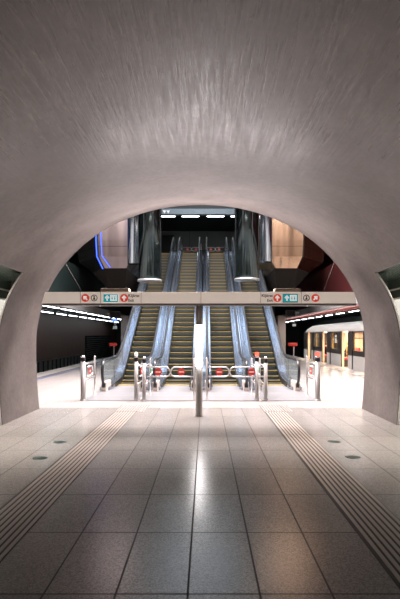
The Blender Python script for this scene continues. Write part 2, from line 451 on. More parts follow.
# ------------------------------------------------------------------ floors, platform, tracks
PE = 7.15
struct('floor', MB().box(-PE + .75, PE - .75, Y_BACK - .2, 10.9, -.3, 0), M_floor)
struct('floor_hall', MB().box(-PE + .75, PE - .75, 10.9, 50, -.3, 0), M_floorlit)
for sgn, nm in ((-1, 'left'), (1, 'right')):
    e = MB().box(sgn * (PE - .75), sgn * PE, 10.9, 50, -.3, 0.0)
    struct('floor_edge_%s' % nm, e, M_edge)
    struct('floor_side_%s' % nm, MB().box(sgn * (PE - .75), sgn * 9.2, Y_BACK - .2, 10.9, -.3, 0), M_floor)
    struct('floor_track_%s' % nm, MB().box(sgn * PE, sgn * 10.2, 10.9, 50, -1.4, -1.2), M_trench)
    if sgn < 0: struct('trim_5', MB().box(-6.18, -6.08, 10.9, 50, 0.0, .004), M_blueline)
    else:
        tk = MB()
        for k in range(26): tk.box(6.42, 6.62, 12 + 1.25 * k, 12.22 + 1.25 * k, 0, .003)
        struct('trim_6', tk, M_tacgroove)
struct('wall_track_left', MB().box(-9.3, -9.15, 10.9, 50, -1.2, 3.4), M_wallbrown)
struct('wall_track_right', MB().box(10.0, 10.2, 10.9, 50, -1.2, 3.4), M_dark)
struct('wall_end', MB().box(-10.2, 10.2, 50, 50.2, -1.4, 10.6), M_dark)
# soffits over the tracks, their fascias and the walls above
for sgn, nm in ((-1, 'left'), (1, 'right')):
    struct('ceiling_soffit_%s' % nm, MB().box(sgn * 5.55, sgn * 10.2, 10.9, 50, 2.9, 3.05), M_soffit)
    struct('trim_%d' % (7 if sgn < 0 else 8), MB().box(sgn * 5.40, sgn * 5.55, 10.9, 50, 2.75, 3.05), M_fascia)
    struct('wall_upper_%s' % nm, MB().box(sgn * 5.65, sgn * 5.8, 10.9, 50, 3.05, 4.75), M_wallgreen if sgn < 0 else M_wallred)
    struct('ceiling_ledge_%s' % nm, MB().box(sgn * 5.8, sgn * 8.9, 10.9, 50, 4.60, 4.75), M_dark)
    struct('wall_high_%s' % nm, MB().box(sgn * 8.9, sgn * 9.05, 10.9, 50, 4.75, 10.6), M_wallgreen if sgn < 0 else M_wallred)
struct('trim_9', MB().box(6.15, 6.85, 10.9, 50, 2.80, 2.9), M_redband)
struct('trim_10', MB().box(5.85, 6.15, 10.9, 50, 2.84, 2.9), M_fascia)
struct('ceiling_hall', MB().box(-9.2, 9.2, Y_END, 50, 10.6, 10.8), M_dark)
# mezzanine at the top of the escalators
struct('floor_mezzanine', MB().box(-5.4, 5.4, 28.2, 36, 6.05, 6.38), M_floor)
struct('wall_under_mezzanine', MB().box(-4.4, 4.4, 29.5, 29.7, 0, 6.05), M_dark)
struct('wall_mezzanine_back', MB().box(-5.4, 5.4, 34.0, 34.2, 6.38, 10.6), M_backwall)
struct('ceiling_mezzanine', MB().box(-5.4, 5.4, 26.0, 34.0, 9.0, 9.12), M_dark)
struct('trim_11', MB().box(-5.4, 5.4, 25.5, 25.85, 8.06, 8.36), mat('header_blue_grey', (.16, .21, .235), .45), .01)
struct('trim_12', MB().box(-5.4, 5.4, 25.6, 25.8, 8.36, 10.6), M_dark)
dz = struct('door_1', MB().box(-2.95, -2.05, 33.9, 34.0, 6.38, 8.7), mat('black_doorway', (.008, .01, .011), .5))
dz = struct('door_2', MB().box(2.2, 3.0, 33.9, 34.0, 6.38, 8.7), bpy.data.materials['black_doorway'])
for sgn in (-1, 1):
    struct('pillar', MB().box(sgn * 4.75, sgn * 5.25, 30.6, 31.1, 0, 2.9), mat('pale_pillar', (.62, .56, .53), .5), .02)

# ------------------------------------------------------------------ tactile strips, dot fields, floor covers
for sgn, nm in ((-1, 'left'), (1, 'right')):
    x0 = TX + sgn * 3 * TW; x1 = TX + sgn * 4 * TW
    lo = min(x0, x1)
    mb = MB().box(lo + .006, lo + TW - .006, -4.5, 10.25, 0.0, .0015, 1)
    nr = 8; w = (TW - .012) / nr
    for k in range(nr):
        a = lo + .006 + k * w
        y = -4.5
        mb.box(a + w * .38, a + w * .98, -4.5, 10.25, .0015, .0055, 0)
    solo('tactile_guide_strip', mb, [M_tactile, M_tacgroove], 'ribbed brown guide strip along the %s side of the dark tiled floor' % nm, 'tactile paving', (lo + TW / 2, 3, 0), 'ribbed guide strips in the floor')
    mb = MB().box(lo - .02, lo + TW + .18, 10.30, 11.35, 0, .002, 1)
    for i in range(11):
        for k in range(16):
            mb.lathe([(.016, .002), (.012, .006)], (lo + .02 + i * .058, 10.36 + k * .063, 0), n=8)
    solo('tactile_dot_field', mb, [M_edge, M_floor], 'field of small raised dots at the far end of the %s guide strip' % nm, 'tactile paving', (lo + .3, 10.8, 0), 'raised dot fields in the floor')
for px, py, lab in ((60, 442, 'round dark floor cover left of the left guide strip, the farther one'), (40, 458, 'round dark floor cover left of the left guide strip, the nearer one'),
                    (334, 441.5, 'round dark floor cover right of the right guide strip, the farther one'), (353, 457, 'round dark floor cover right of the right guide strip, the nearer one')):
    d = 792 / (py - 335); p = W(px, py, d)
    solo('floor_cover', MB().lathe([(.098, 0), (.098, .003), (.088, .006), (.0, .006)], (p.x, p.y, 0), n=28), M_cover, lab, 'floor cover', (p.x, p.y, 0), 'round covers set in the floor')

# ------------------------------------------------------------------ escalators
def softramp(t, w):
    if t < -w / 2: return 0.0
    if t > w / 2: return t
    return (t + w / 2) ** 2 / (2 * w)
SL = math.tan(math.radians(30))
Y0, Y1 = 16.4, 27.5
def zn(y): return SL * (softramp(y - Y0, 1.4) - softramp(y - Y1, 1.4))
def frange(a, b, s):
    n = max(1, int(round((b - a) / s))); return [a + (b - a) * i / n for i in range(n + 1)]
RUN = .3464
def escalator(cx, label):
    t = thing('escalator', label, 'escalator', (cx, 13.78, 0), 'four parallel escalators')
    # steps share one mesh
    sm = MB()
    hw = .425
    sm.box(-hw, hw, .004, .375, -.03, -.002, 0)                     # tread
    pr = [(.0, -.03), (.006, -.10), (.02, -.17), (.045, -.225)]
    sm.strip([(y + .02, z) for y, z in pr], pr, -hw, hw, 1)         # curved riser
    sm.box(-hw, hw, -.004, .018, -.020, .0, 2)                      # yellow nosing
    for k in range(28):                                             # tread cleats
        x = -hw + .02 + k * (2 * hw - .04) / 27
        sm.box(x - .006, x + .006, .03, .375, -.002, .004, 0)
        sm.box(x - .005, x + .005, -.003, .01, -.16, -.03, 1)
    for s in (-1, 1): sm.box(s * hw, s * (hw - .03), .03, .375, -.004, .0035, 2)
    first = None
    y = 15.62
    while y < 27.95:
        if first is None:
            first = part('step', sm, [M_step, M_riser, M_yellow], t, local=True); o = first
        else:
            o = first.copy(); COL.objects.link(o); o.parent = t
        o.location = (0, y - 13.78, zn(y + .05) + .018)
        y += RUN
    part('comb_plate', MB().box(cx - .43, cx + .43, 15.47, 15.66, .004, .026, 0).box(cx - .43, cx + .43, 15.60, 15.66, .026, .029, 1), [M_steel, M_comb], t)
    part('landing_plate', MB().box(cx - .70, cx + .70, 12.0, 15.47, .0, .012).box(cx - .70, cx + .70, 13.0, 13.02, .012, .0125, 1).box(cx - .70, cx + .70, 14.2, 14.22, .012, .0125, 1), [M_plate, M_steel], t)
    part('landing_plate', MB().box(cx - .5, cx + .5, 28.0, 29.4, 6.38, 6.43), M_plate, t)
    ys = [14.15] + frange(14.3, 28.9, .2)
    def lower_z(y):
        k = min(1, max(0, (y - 14.2) / 1.6)); k = k * k * (3 - 2 * k)
        return zn(y) + .10 + .10 * k
    for s in (-1, 1):
        hx = cx + s * .565
        # steel deck beside the steps and the body below it
        yd = frange(14.25, 28.6, .2)
        top = [(y, lower_z(y)) for y in yd]; bot = [(y, max(.004, zn(y) - .30)) for y in yd]
        part('deck', MB().strip(bot, top, cx + s * .445, cx + s * .735), M_deck, t)
        yk = frange(15.2, 28.0, .2)
        part('skirt', MB().strip([(y, zn(y) + .0) for y in yk], [(y, lower_z(y) - .03) for y in yk], cx + s * .430, cx + s * .444), M_skirt, t)
        # handrail with rounded newel ends
        R = .37
        path = [(14.62, .17), (14.4, .175)]
        for k in range(0, 13):
            a = -PI / 2 - PI * k / 12
            path.append((14.15 + R * math.cos(a), .56 + R * math.sin(a)))
        path += [(y, zn(y) + .93) for y in frange(14.4, 28.4, .2)]
        for k in range(1, 13):
            a = PI / 2 - PI * k / 12
            path.append((28.6 + R * math.cos(a), 6.40 + .56 + R * math.sin(a)))
        part('handrail', MB().tube([(hx, y, z) for y, z in path], .04, 10, up=(1, 0, 0), flat=(.042, .026)), M_rubber, t)
        # light metal rail under the handrail
        inner = [(y, z) for y, z in path[2:-12]]
        R2 = R - .035
        ip = []
        for k in range(0, 13):
            a = -PI / 2 - PI * k / 12
            ip.append((14.15 + R2 * math.cos(a), .56 + R2 * math.sin(a)))
        ip += [(y, zn(y) + .93 - .037) for y in frange(14.4, 28.4, .2)]
        for k in range(1, 13):
            a = PI / 2 - PI * k / 12
            ip.append((28.6 + R2 * math.cos(a), 6.40 + .56 + R2 * math.sin(a)))
        part('handrail_guide', MB().tube([(hx, y, z) for y, z in ip], .020, 8, up=(1, 0, 0)), M_steel, t)
        lo = []
        for y, z in ip:
            yy = min(max(y, 14.15), 28.6)
            lo.append((yy, min(z, lower_z(yy)) if y > 14.15 else .22))
        part('glass_panel', MB().strip(lo, ip, hx - .006, hx + .006), M_glass, t)
        # panel joints
        for y in frange(15.6, 27.6, 1.5):
            part('glass_joint', MB().box(hx - .009, hx + .009, y, y + .012, lower_z(y), zn(y) + .89), M_skirt, t)
        pd = part('pedestal', MB().box(hx - .075, hx + .075, 13.98, 14.72, 0, .28), M_pedestal, t, .015)
        part('handrail_inlet', MB().box(hx - .05, hx + .05, 13.955, 13.985, .12, .22), M_rubber, pd)
        br = MB().strip([(y, max(.004, lower_z(y) - .03)) for y in frange(14.5, 16.6, .15)], [(y, lower_z(y) + .012) for y in frange(14.5, 16.6, .15)], cx + s * .41, cx + s * .43)
        part('skirt_brush', br, M_rubber, t)
    yd = frange(16.9, 28.4, .25)
    part('truss_cladding', MB().strip([(y, max(.0, zn(y) - .95)) for y in yd], [(y, max(.005, zn(y) - .31)) for y in yd], cx - .73, cx + .73), M_skirt, t)
    return t
EC = (-2.26, -.765, .765, 2.26)
e0 = escalator(EC[0], 'leftmost escalator, its steel gates standing open towards the left platform')
dup(e0, (EC[1], 13.78, 0), 'escalator just left of the centre pole, closed off by round-ended gates')
dup(e0, (EC[2], 13.78, 0), 'escalator just right of the centre pole, closed off by round-ended gates')
dup(e0, (EC[3], 13.78, 0), 'rightmost escalator, nearest to the train, with its entry open')

# ------------------------------------------------------------------ gates
def bollard_shape(t, x, y, h=1.10, r=.062, z0=0.0, lamp=None):
    part('shaft', MB().lathe([(r * 1.45, 0), (r * 1.45, .012), (r * 1.05, .03), (r, .04), (r, h - .12)], (x, y, z0), n=20), M_steel, t)
    part('black_collar', MB().lathe([(r * 1.02, h - .12), (r * 1.06, h - .11), (r * 1.06, h - .03), (r * 1.02, h - .02)], (x, y, z0), n=20), M_rubber, t)
    part('cap', MB().lathe([(r, h - .02), (r * .95, h + .005), (r * .7, h + .025), (0, h + .032)], (x, y, z0), n=20), M_chrome, t)
    if lamp: part('signal_lamp', MB().lathe([(r * .55, h + .02), (r * .9, h + .03), (r * .95, h + .09), (r * .6, h + .115), (0, h + .12)], (x, y, z0), n=18), lamp, t)
def disc(t, c, axis='y', r=.092, m=None, face=-1, host=None, bar='no_entry'):
    c = Vector(c)
    o = part('sign_disc', MB().lathe([(r, -.006), (r, .006)], c, axis, 28), m or M_red, host or t)
    mb = MB()
    if bar == 'no_entry':
        if axis == 'y': mb.box(c.x - r * .68, c.x + r * .68, c.y - .009, c.y + .009, c.z - r * .17, c.z + r * .17)
        else: mb.box(c.x - .009, c.x + .009, c.y - r * .68, c.y + r * .68, c.z - r * .17, c.z + r * .17)
        part('white_bar', mb, M_signwhite, o)
    else:
        a = r * .75
        pts = [(-.12, -.7), (.12, -.7), (.12, 0), (.5, 0), (0, .75), (-.5, 0), (-.12, 0)]
        mb.add([(c.x - .009, c.y + u * a, c.z + v * a) for u, v in pts] + [(c.x + .009, c.y + u * a, c.z + v * a) for u, v in pts],
               [list(range(7)), list(range(13, 6, -1))] + [(i, (i + 1) % 7, 7 + (i + 1) % 7, 7 + i) for i in range(7)])
        part('white_arrow', mb, M_signwhite, o)
    return o
def wing(t, x0, x1, y, zl, zh, r=.017, dx=None):
    # rounded loop from the hinge x0 to the free end x1, across the walkway
    s = 1 if x1 > x0 else -1; R = (zh - zl) / 2; path = [(x0, y, zh)]
    for k in range(0, 11):
        a = PI / 2 - PI * k / 10
        path.append((x1 - s * R + s * R * math.cos(a), y, (zl + zh) / 2 + R * math.sin(a)))
    path.append((x0, y, zl))
    w = part('gate_loop', MB().tube(path, r, 10, up=(0, 1, 0)), M_steel, t)
    xm = dx if dx is not None else (x0 + x1) / 2
    part('mount_rod', MB().tube([(xm, y, zl), (xm, y, zh)], .008, 6), M_steel, w)
    disc(t, (xm, y - .018, (zl + zh) / 2), 'y', host=w)
    return w
def wing_open(t, x, y0, y1, zl, zh, m=None, r=.017, bar='no_entry'):
    R = (zh - zl) / 2; path = [(x, y0, zh)]
    for k in range(0, 11):
        a = PI / 2 - PI * k / 10
        path.append((x, y1 - R + R * math.cos(a), (zl + zh) / 2 + R * math.sin(a)))
    path.append((x, y0, zl))
    w = part('gate_loop', MB().tube(path, r, 10, up=(1, 0, 0)), M_steel, t)
    disc(t, (x, (y0 + y1) / 2 - .05, (zl + zh) / 2), 'x', m=m, host=w, bar=bar)
    return w
GY = 12.12
ZL, ZH = .60, .84
def thin_post(t, x, y, h=1.02, r=.026, z0=0.0, nm='post'):
    return part(nm, MB().lathe([(r * 1.8, 0), (r * 1.8, .01), (r, .02), (r, h - .02), (r * 1.15, h - .015), (r * 1.15, h), (0, h + .012)], (x, y, z0), n=14), M_steel, t)
def side_rails(t, x, ya, yb, zs):
    for z in zs:
        part('side_rail', MB().tube([(x, ya, z), (x, yb, z)], .018, 8), M_steel, t)
G1, G2 = 'barrier gates at the foot of the escalators', 'closed gates across the middle escalators'
def outer_gate(x, inner, lamp, lab):
    t = thing('barrier_gate', lab, 'gate', (x, GY, 0), G1)
    bollard_shape(t, x, GY, 1.10, lamp=lamp)
    thin_post(t, x, 13.4, 1.06)
    side_rails(t, x, GY + .05, 13.4, (.90, .50))
    wing_open(t, x + inner * .10, GY + .06, GY + .62, ZL, ZH)
    return t
outer_gate(-2.95, 1, None, 'steel bollard with open swing gate at the far left of the escalators')
outer_gate(2.97, -1, M_redlamp, 'steel bollard topped by a red light at the far right, nearest the train')
def inner_gate(x, out, lamp, lab, gm):
    t = thing('barrier_gate', lab, 'gate', (x, GY, 0), G1)
    bollard_shape(t, x, GY, 1.10, .050, lamp=lamp)
    thin_post(t, x - out * .02, 13.3, 1.0)
    side_rails(t, x - out * .02, GY + .05, 13.3, (.86, .40))
    wing_open(t, x - out * .09, GY + .06, GY + .62, ZL, ZH, m=gm, bar='no_entry')
    return t
inner_gate(-1.61, -1, M_clearlamp, 'steel bollard with a clear white lamp right of the leftmost escalator', M_red)
inner_gate(1.44, 1, M_redlamp, 'steel bollard with a red lamp left of the rightmost escalator', M_red)
def closed_gate(xb, xp, hub, lab, z0=0.0, y=GY, simple=False):
    s = 1 if xp > xb else -1
    t = thing('closed_gate', lab, 'gate', (xb, y, z0), G2)
    if not simple:
        bollard_shape(t, xb, y, 1.07, .050)
        # rear post with a green go sign
        thin_post(t, xb + s * .02, 13.3, 1.0)
        side_rails(t, xb + s * .02, y + .05, 13.3, (.86, .40))
        wing_open(t, xb - s * .0 + s * .09, y + .5, y + 1.0, ZL, ZH, m=M_green, bar='arrow')
    else:
        thin_post(t, xb, y, 1.0, .03, z0)
    thin_post(t, xp, y, 1.06, .024, z0)
    mid = hub
    wing(t, xb + s * .05, mid - s * .006, y, z0 + ZL, z0 + ZH, dx=xb + s * .36)
    wing(t, xp - s * .02, mid + s * .006, y, z0 + ZL, z0 + ZH, dx=xp - s * .32)
    return t
closed_gate(-1.41, -.15, -.745, 'pair of round-ended gate loops with no-entry discs left of the centre pole')
closed_gate(1.66, .17, .745, 'pair of round-ended gate loops with no-entry discs right of the centre pole')
closed_gate(-1.36, -.14, -.75, 'small no-entry gate high up, at the top of the escalator left of centre', 6.38, 30.5, True)
closed_gate(1.36, .16, .76, 'small no-entry gate high up, at the top of the escalator right of centre', 6.38, 30.5, True)

# ------------------------------------------------------------------ sign gantry on its pole
GD = 9.78
gx = W(199, 0, GD).x
t = thing('sign_gantry', 'cream sign beam spanning the arch on a round pole with a white lamp panel', 'sign gantry', (gx, GD, 0))
pl = part('pole', MB().lathe([(.088, 0), (.088, .008), (.072, .02), (.072, 2.30)], (gx, GD, 0), n=32), M_pole, t)
part('lamp_panel', MB().box(gx - .072, gx + .072, GD - .095, GD - .045, 1.02, 1.85), M_lamp, pl, .008, 'glowing white panel')
part('lamp_housing', MB().box(gx - .078, gx + .078, GD - .06, GD + .0, 1.0, 1.87), M_pole, pl, .005)
zb0, zb1 = 2.29, 2.515
a, b = W(47, 0, GD).x, W(352, 0, GD).x
bm_ = MB(); ya, yb = GD - .13, GD + .13
vs = [(a - .06, ya, zb0), (b + .06, ya, zb0), (b, ya, zb1), (a, ya, zb1), (a - .06, yb, zb0), (b + .06, yb, zb0), (b, yb, zb1), (a, yb, zb1)]
bm_.add(vs, [(0, 1, 2, 3), (7, 6, 5, 4), (0, 4, 5, 1), (3, 2, 6, 7), (0, 3, 7, 4), (1, 5, 6, 2)])
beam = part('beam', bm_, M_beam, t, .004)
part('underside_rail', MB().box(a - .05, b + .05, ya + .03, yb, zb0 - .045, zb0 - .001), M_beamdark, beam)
jm = MB()
for px in (201, 82, 102, 142, 260, 300): 
    x = W(px, 0, GD).x; jm.box(x - .004, x + .004, ya - .002, ya + .01, zb0, zb1)
part('beam_joint', jm, M_beamdark, beam)
SY = ya - .004
def ZP(py): return W(0, py, GD - .13).z
def XP(px): return W(px, 0, GD - .13).x
def ring(cx, cz, r, w, mat_, par, nm):
    n = 32; mb = MB()
    vs = []
    for rr in (r, r - w):
        for y in (SY - .004, SY + .006):
            vs += [(cx + rr * math.cos(2 * PI * k / n), y, cz + rr * math.sin(2 * PI * k / n)) for k in range(n)]
    fs = []
    for k in range(n):
        q = (k + 1) % n
        fs += [(k, q, n * 2 + q, n * 2 + k), (n + k, n * 3 + k, n * 3 + q, n + q), (k, n + k, n + q, q), (2 * n + k, 2 * n + q, 3 * n + q, 3 * n + k)]
    mb.add(vs, fs); return part(nm, mb, mat_, par)
def arrow(cx, cz, s, ang, mat_, par, y):
    pts = [(-.19, -.78), (.19, -.78), (.19, .06), (.42, -.18), (.68, .08), (0, .80), (-.68, .08), (-.42, -.18), (-.19, .06)]
    ca, sa = math.cos(ang), math.sin(ang)
    return part('arrow', MB().poly([(cx + s * (u * ca - v * sa), cz + s * (u * sa + v * ca)) for u, v in pts], y, .004), mat_, par)
CZ = ZP(298)
def red_arrow(px, ang):
    x = XP(px)
    o = part('red_sign_disc', MB().lathe([(.080, SY - .006), (.080, SY + .006)], (x, 0, CZ), 'y', 32), M_redface, beam)
    arrow(x, CZ, .070, ang, M_glowwhite, o, SY - .010)
def line_badge(px):
    x = XP(px)
    r_ = ring(x, CZ, .066, .014, M_black, beam, 'line_badge')
    part('badge_figure', MB().lathe([(.014, SY - .004), (.014, SY + .002)], (x, 0, CZ + .026), 'y', 12).poly([(x - .026, CZ - .034), (x + .026, CZ - .034), (x + .010, CZ + .010), (x - .010, CZ + .010)], SY - .004, .006), M_black, r_)
def pict_panel(px0, px1):
    x0, x1 = XP(px0), XP(px1)
    z0_, z1_ = ZP(302.2), ZP(294.3)
    o = part('pictogram_panel', MB().box(x0, x1, SY - .008, SY + .006, z0_, z1_), M_teal, beam)
    part('panel_frame', MB().box(x0 - .006, x1 + .006, SY - .004, SY + .006, z0_ - .008, z1_ + .008), M_glowwhite if px0 < 200 else M_tealback, o)
    w = x1 - x0; y = SY - .012
    arrow(x0 + w * .26, CZ, .072, 0, M_glowwhite, o, y)
    # lift pictogram: white cabin with two small figures
    mb = MB(); c = x0 + w * .70; h = .060
    mb.box(c - .066, c + .066, y, y + .004, CZ - h, CZ + h)
    pb = part('lift_symbol', mb, M_glowwhite, o)
    mb = MB()
    for u in (-.028, .026):
        mb.lathe([(.011, y - .003), (.011, y)], (c + u, 0, CZ + .024), 'y', 12)
        mb.box(c + u - .013, c + u + .013, y - .003, y, CZ - .036, CZ + .010)
    part('figure_symbol', mb, M_teal, pb)
red_arrow(85.4, math.radians(45)); line_badge(94.2); pict_panel(103.5, 118); red_arrow(124.2, 0)
text_part('exit_text', 'Kijárat', .085, (XP(128.2), SY - .002, ZP(297)), M_black, beam)
text_part('exit_text', 'Exit', .075, (XP(128.2), SY - .002, ZP(301.6)), M_black, beam)
red_arrow(277.3, 0); pict_panel(283, 297.5); line_badge(306.4); red_arrow(315.4, math.radians(-45))
text_part('exit_text', 'Kijárat', .085, (XP(272.8), SY - .002, ZP(297)), M_black, beam, 'RIGHT')
text_part('exit_text', 'Exit', .075, (XP(272.8), SY - .002, ZP(301.6)), M_black, beam, 'RIGHT')
for p0, p1 in ((100.5, 128.5), (275, 301)):
    part('top_tray', MB().box(XP(p0), XP(p1), GD - .10, GD + .10, zb1 + .012, zb1 + .075).box(XP(p0) + .05, XP(p0) + .09, GD - .06, GD + .06, zb1 - .002, zb1 + .02).box(XP(p1) - .09, XP(p1) - .05, GD - .06, GD + .06, zb1 - .002, zb1 + .02), M_tan, beam, .006)
l = bpy.data.lights.new('vault_fill_light', 'AREA'); l.shape = 'RECTANGLE'; l.size = 3.0; l.size_y = .12; l.energy = 130; l.color = (1.0, .90, .91)  # fill lamp added above the beam to brighten the vault mouth
o = bpy.data.objects.new('vault_fill', l); COL.objects.link(o); o.location = (gx, GD, zb1 + .03); o.rotation_euler = (PI, 0, 0)
for px in (99.5, 308):
    part('spot', MB().lathe([(.016, -.06), (.016, -.044)], (XP(px), GD - .06, zb0), n=14), M_clearlamp, beam)
for pa, pb, e in (((82, 291), (50, 236), 22.0), ((324, 289), (351, 216), 21.0)):
    part('stay_cable', MB().tube([W(pa[0], pa[1] + 1, GD + .05), W(pb[0], pb[1], e)], .004, 6), M_tacgroove, t)

# ------------------------------------------------------------------ hanging chrome columns and bronze drums
def hang_col(name, px0, px1, bot, d, m, lab, grp, ring_=True):
    c = W((px0 + px1) / 2, bot, d); r = (px1 - px0) / 2 * d / F
    t = thing(name, lab, 'hanging column', (c.x, d, c.z), grp)
    part('cladding', MB().lathe([(r, c.z), (r, 10.6)], (c.x, d, 0), n=48), m, t)
    for k in range(8):
        a = PI / 8 + 2 * PI * k / 8
        sm = MB().box(c.x + r * math.cos(a) - .006, c.x + r * math.cos(a) + .006, d + r * math.sin(a) - .006, d + r * math.sin(a) + .006, c.z, 10.59)
        part('seam', sm, M_rubber, t)
    if ring_: part('base_ring', MB().lathe([(r * .9, c.z - .05), (r * 1.03, c.z - .045), (r * 1.05, c.z), (r * 1.0, c.z + .03)], (c.x, d, 0), n=48), M_ring, t)
    return t
hang_col('hanging_column', 138, 161.5, 280.5, 18.0, M_column, 'dark mirror-clad hanging column above the escalators on the left', 'mirror-clad hanging columns')
hang_col('hanging_column', 234.6, 259, 279.5, 18.0, M_column, 'dark mirror-clad hanging column above the escalators on the right', 'mirror-clad hanging columns')
hang_col('hanging_column', 127.5, 139.5, 264, 19.3, M_column2, 'slimmer blue-grey column between the left mirror column and the bronze drum', 'blue-grey columns', False)
hang_col('hanging_column', 260, 272, 262, 19.3, M_column2, 'slimmer blue-grey column between the right mirror column and the bronze drum', 'blue-grey columns', False)
def drum(s, m, lab):
    # plan outline (x outward, y), faceted; s mirrors it
    top = [(2.75, 20.0), (4.30, 20.0), (5.6, 21.6), (5.6, 24.4), (4.3, 25.2), (2.75, 25.2)]
    cx_, cy_ = 3.75, 22.6
    ox = -.06
    def lay(k, z, ky=None): return [(s * (cx_ + (x - cx_) * k) + ox, cy_ + (y - cy_) * (ky or k), z) for x, y in top]
    rings = [lay(1.0, 10.59), lay(1.0, 5.6), lay(.95, 4.93, .99), lay(.62, 4.47, .90)]
    mb = MB(); n = len(top); vs = [p for r in rings for p in r]; fs = []
    for i in range(len(rings) - 1):
        for k in range(n): fs.append((i * n + k, i * n + (k + 1) % n, (i + 1) * n + (k + 1) % n, (i + 1) * n + k))
    mb.add(vs, fs)
    t = thing('bronze_drum', lab, 'bronze cladding', (s * cx_ + ox, cy_, 4.42), 'bronze faceted volumes')
    part('cladding', mb, m, t, .03)
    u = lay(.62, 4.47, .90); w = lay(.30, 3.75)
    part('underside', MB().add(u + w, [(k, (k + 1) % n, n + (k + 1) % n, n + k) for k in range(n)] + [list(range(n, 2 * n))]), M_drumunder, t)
    e = [rings[0][1], rings[1][1], rings[2][1], rings[3][1]]
    return t, e
dl, el = drum(-1, M_bronze2, 'grey-bronze faceted drum hanging on the left with a blue glow on its edge')
dr, er = drum(1, M_bronze, 'shiny bronze faceted drum hanging on the right above the train side')
el = [Vector(p) for p in el]
off = Vector((-.045, -.075, -.01))
ob2 = Vector((.16, -.06, 0.03))
part('blue_reflection_strip', MB().tube([el[1] + ob2 + Vector((0, 0, 1.5)), el[1] + ob2, el[2] + ob2, el[3] + ob2 + Vector((.12, 0, -.0))], .016, 8), M_blue, dl)  # glowing tubes added in place of a blue reflection along the edge
pathb = [el[1] + off + Vector((0, 0, 1.5)), el[1] + off, el[2] + off, el[3] + off + Vector((0.02, 0, -.03))]
part('blue_reflection_strip', MB().tube(pathb, .022, 8), M_blue, dl, 0, 'blue reflection on the drum edge, built as a glowing strip')
part('corner_seam', MB().tube([p + Vector((.0, -.01, 0)) for p in el], .02, 6), M_rubber, dl)
part('corner_seam', MB().tube([Vector(p) + Vector((.0, -.01, 0)) for p in er], .014, 6), M_drumunder, dr)

# ------------------------------------------------------------------ lights of the place
def tube_light(x, y, z, ln, lab, grp, wx=.07):
    t = thing('tube_light', lab, 'ceiling light', (x, y, z), grp)
    part('housing', MB().box(x - wx * .8, x + wx * .8, y - .03, y + ln + .03, z + .015, z + .082), M_soffit, t)
    part('diffuser', MB().box(x - wx / 2, x + wx / 2, y, y + ln, z - .012, z + .015), M_tubelight, t)
L1 = 'strip light in the outer row under the left track ceiling'
L2 = 'strip light in the inner row under the left platform ceiling edge'
L3 = 'strip light in the row above the train on the right'
for k in range(11): tube_light(-8.0, 19.1 + 2.4 * k, 2.82, 1.65, L1, 'outer row of left strip lights')
for k in range(12): tube_light(-6.3, 16.7 + 2.4 * k, 2.82, 1.95, L2, 'inner row of left strip lights')
for k in range(11): tube_light(7.46, 18.2 + 2.4 * k, 2.82, 1.4, L3, 'right strip lights')
L4 = 'strip light in the inner row under the right platform ceiling edge'
for k in range(12): tube_light(5.68, 16.9 + 2.4 * k, 2.82, 2.2, L4, 'inner row of right strip lights')
for k, (p0, p1) in enumerate(((161.5, 175), (182, 199), (207, 224), (231, 246))):
    x0, x1 = W(p0, 0, 29).x, W(p1, 0, 29).x
    t = thing('ceiling_light', ['leftmost', 'second from left', 'third from left', 'rightmost'][k] + ' of the four strip lights at the top of the escalators', 'ceiling light', ((x0 + x1) / 2, 29, 8.83), 'strip lights over the upper landing')
    part('housing', MB().box(x0 - .03, x1 + .03, 28.9, 29.1, 8.85, 9.0), M_soffit, t)
    part('diffuser', MB().box(x0, x1, 28.95, 29.05, 8.80, 8.85), M_tubelight, t)
# W-like pictogram on the header
c = W(166.3, 212, 25.5)
mb = MB()
for u in (-.10, .10): mb.poly([(c.x + u - .10, c.z + .08), (c.x + u + .10, c.z + .08), (c.x + u, c.z - .09)], 25.48, .02)
solo('toilet_sign', mb, M_signwhite, 'small white double-triangle sign on the grey header above the escalators', 'sign', (c.x, 25.49, c.z))
# big hall luminaires up under the hall ceiling, out of the frame; one low fill is added
def hall_lamp(x, y, z, sx, sy, power, col, lab):
    l = bpy.data.lights.new('hall_area', 'AREA'); l.shape = 'RECTANGLE'; l.size = sx; l.size_y = sy; l.energy = power; l.color = col
    o = bpy.data.objects.new('hall_lamp', l); COL.objects.link(o); o.location = (x, y, z)
    return o
hall_lamp(0, 15.2, 9.8, 9, 3.0, 5000, (1.0, .88, .86), '')
hall_lamp(5.72, 24.0, 2.80, .12, 22.0, 170, (1.0, .92, .88), '').rotation_euler = (0, -.75, 0)  # fill added along the inner strip lights to brighten the train side
hall_lamp(0, 24.2, 10.4, 6, 2.2, 300, (.78, .88, 1.0), '')
for sd in (-1, 1):
    hall_lamp(sd * 4.6, 13.6, 10.3, 2.0, 4.0, 800, (1.0, .88, .85), '')

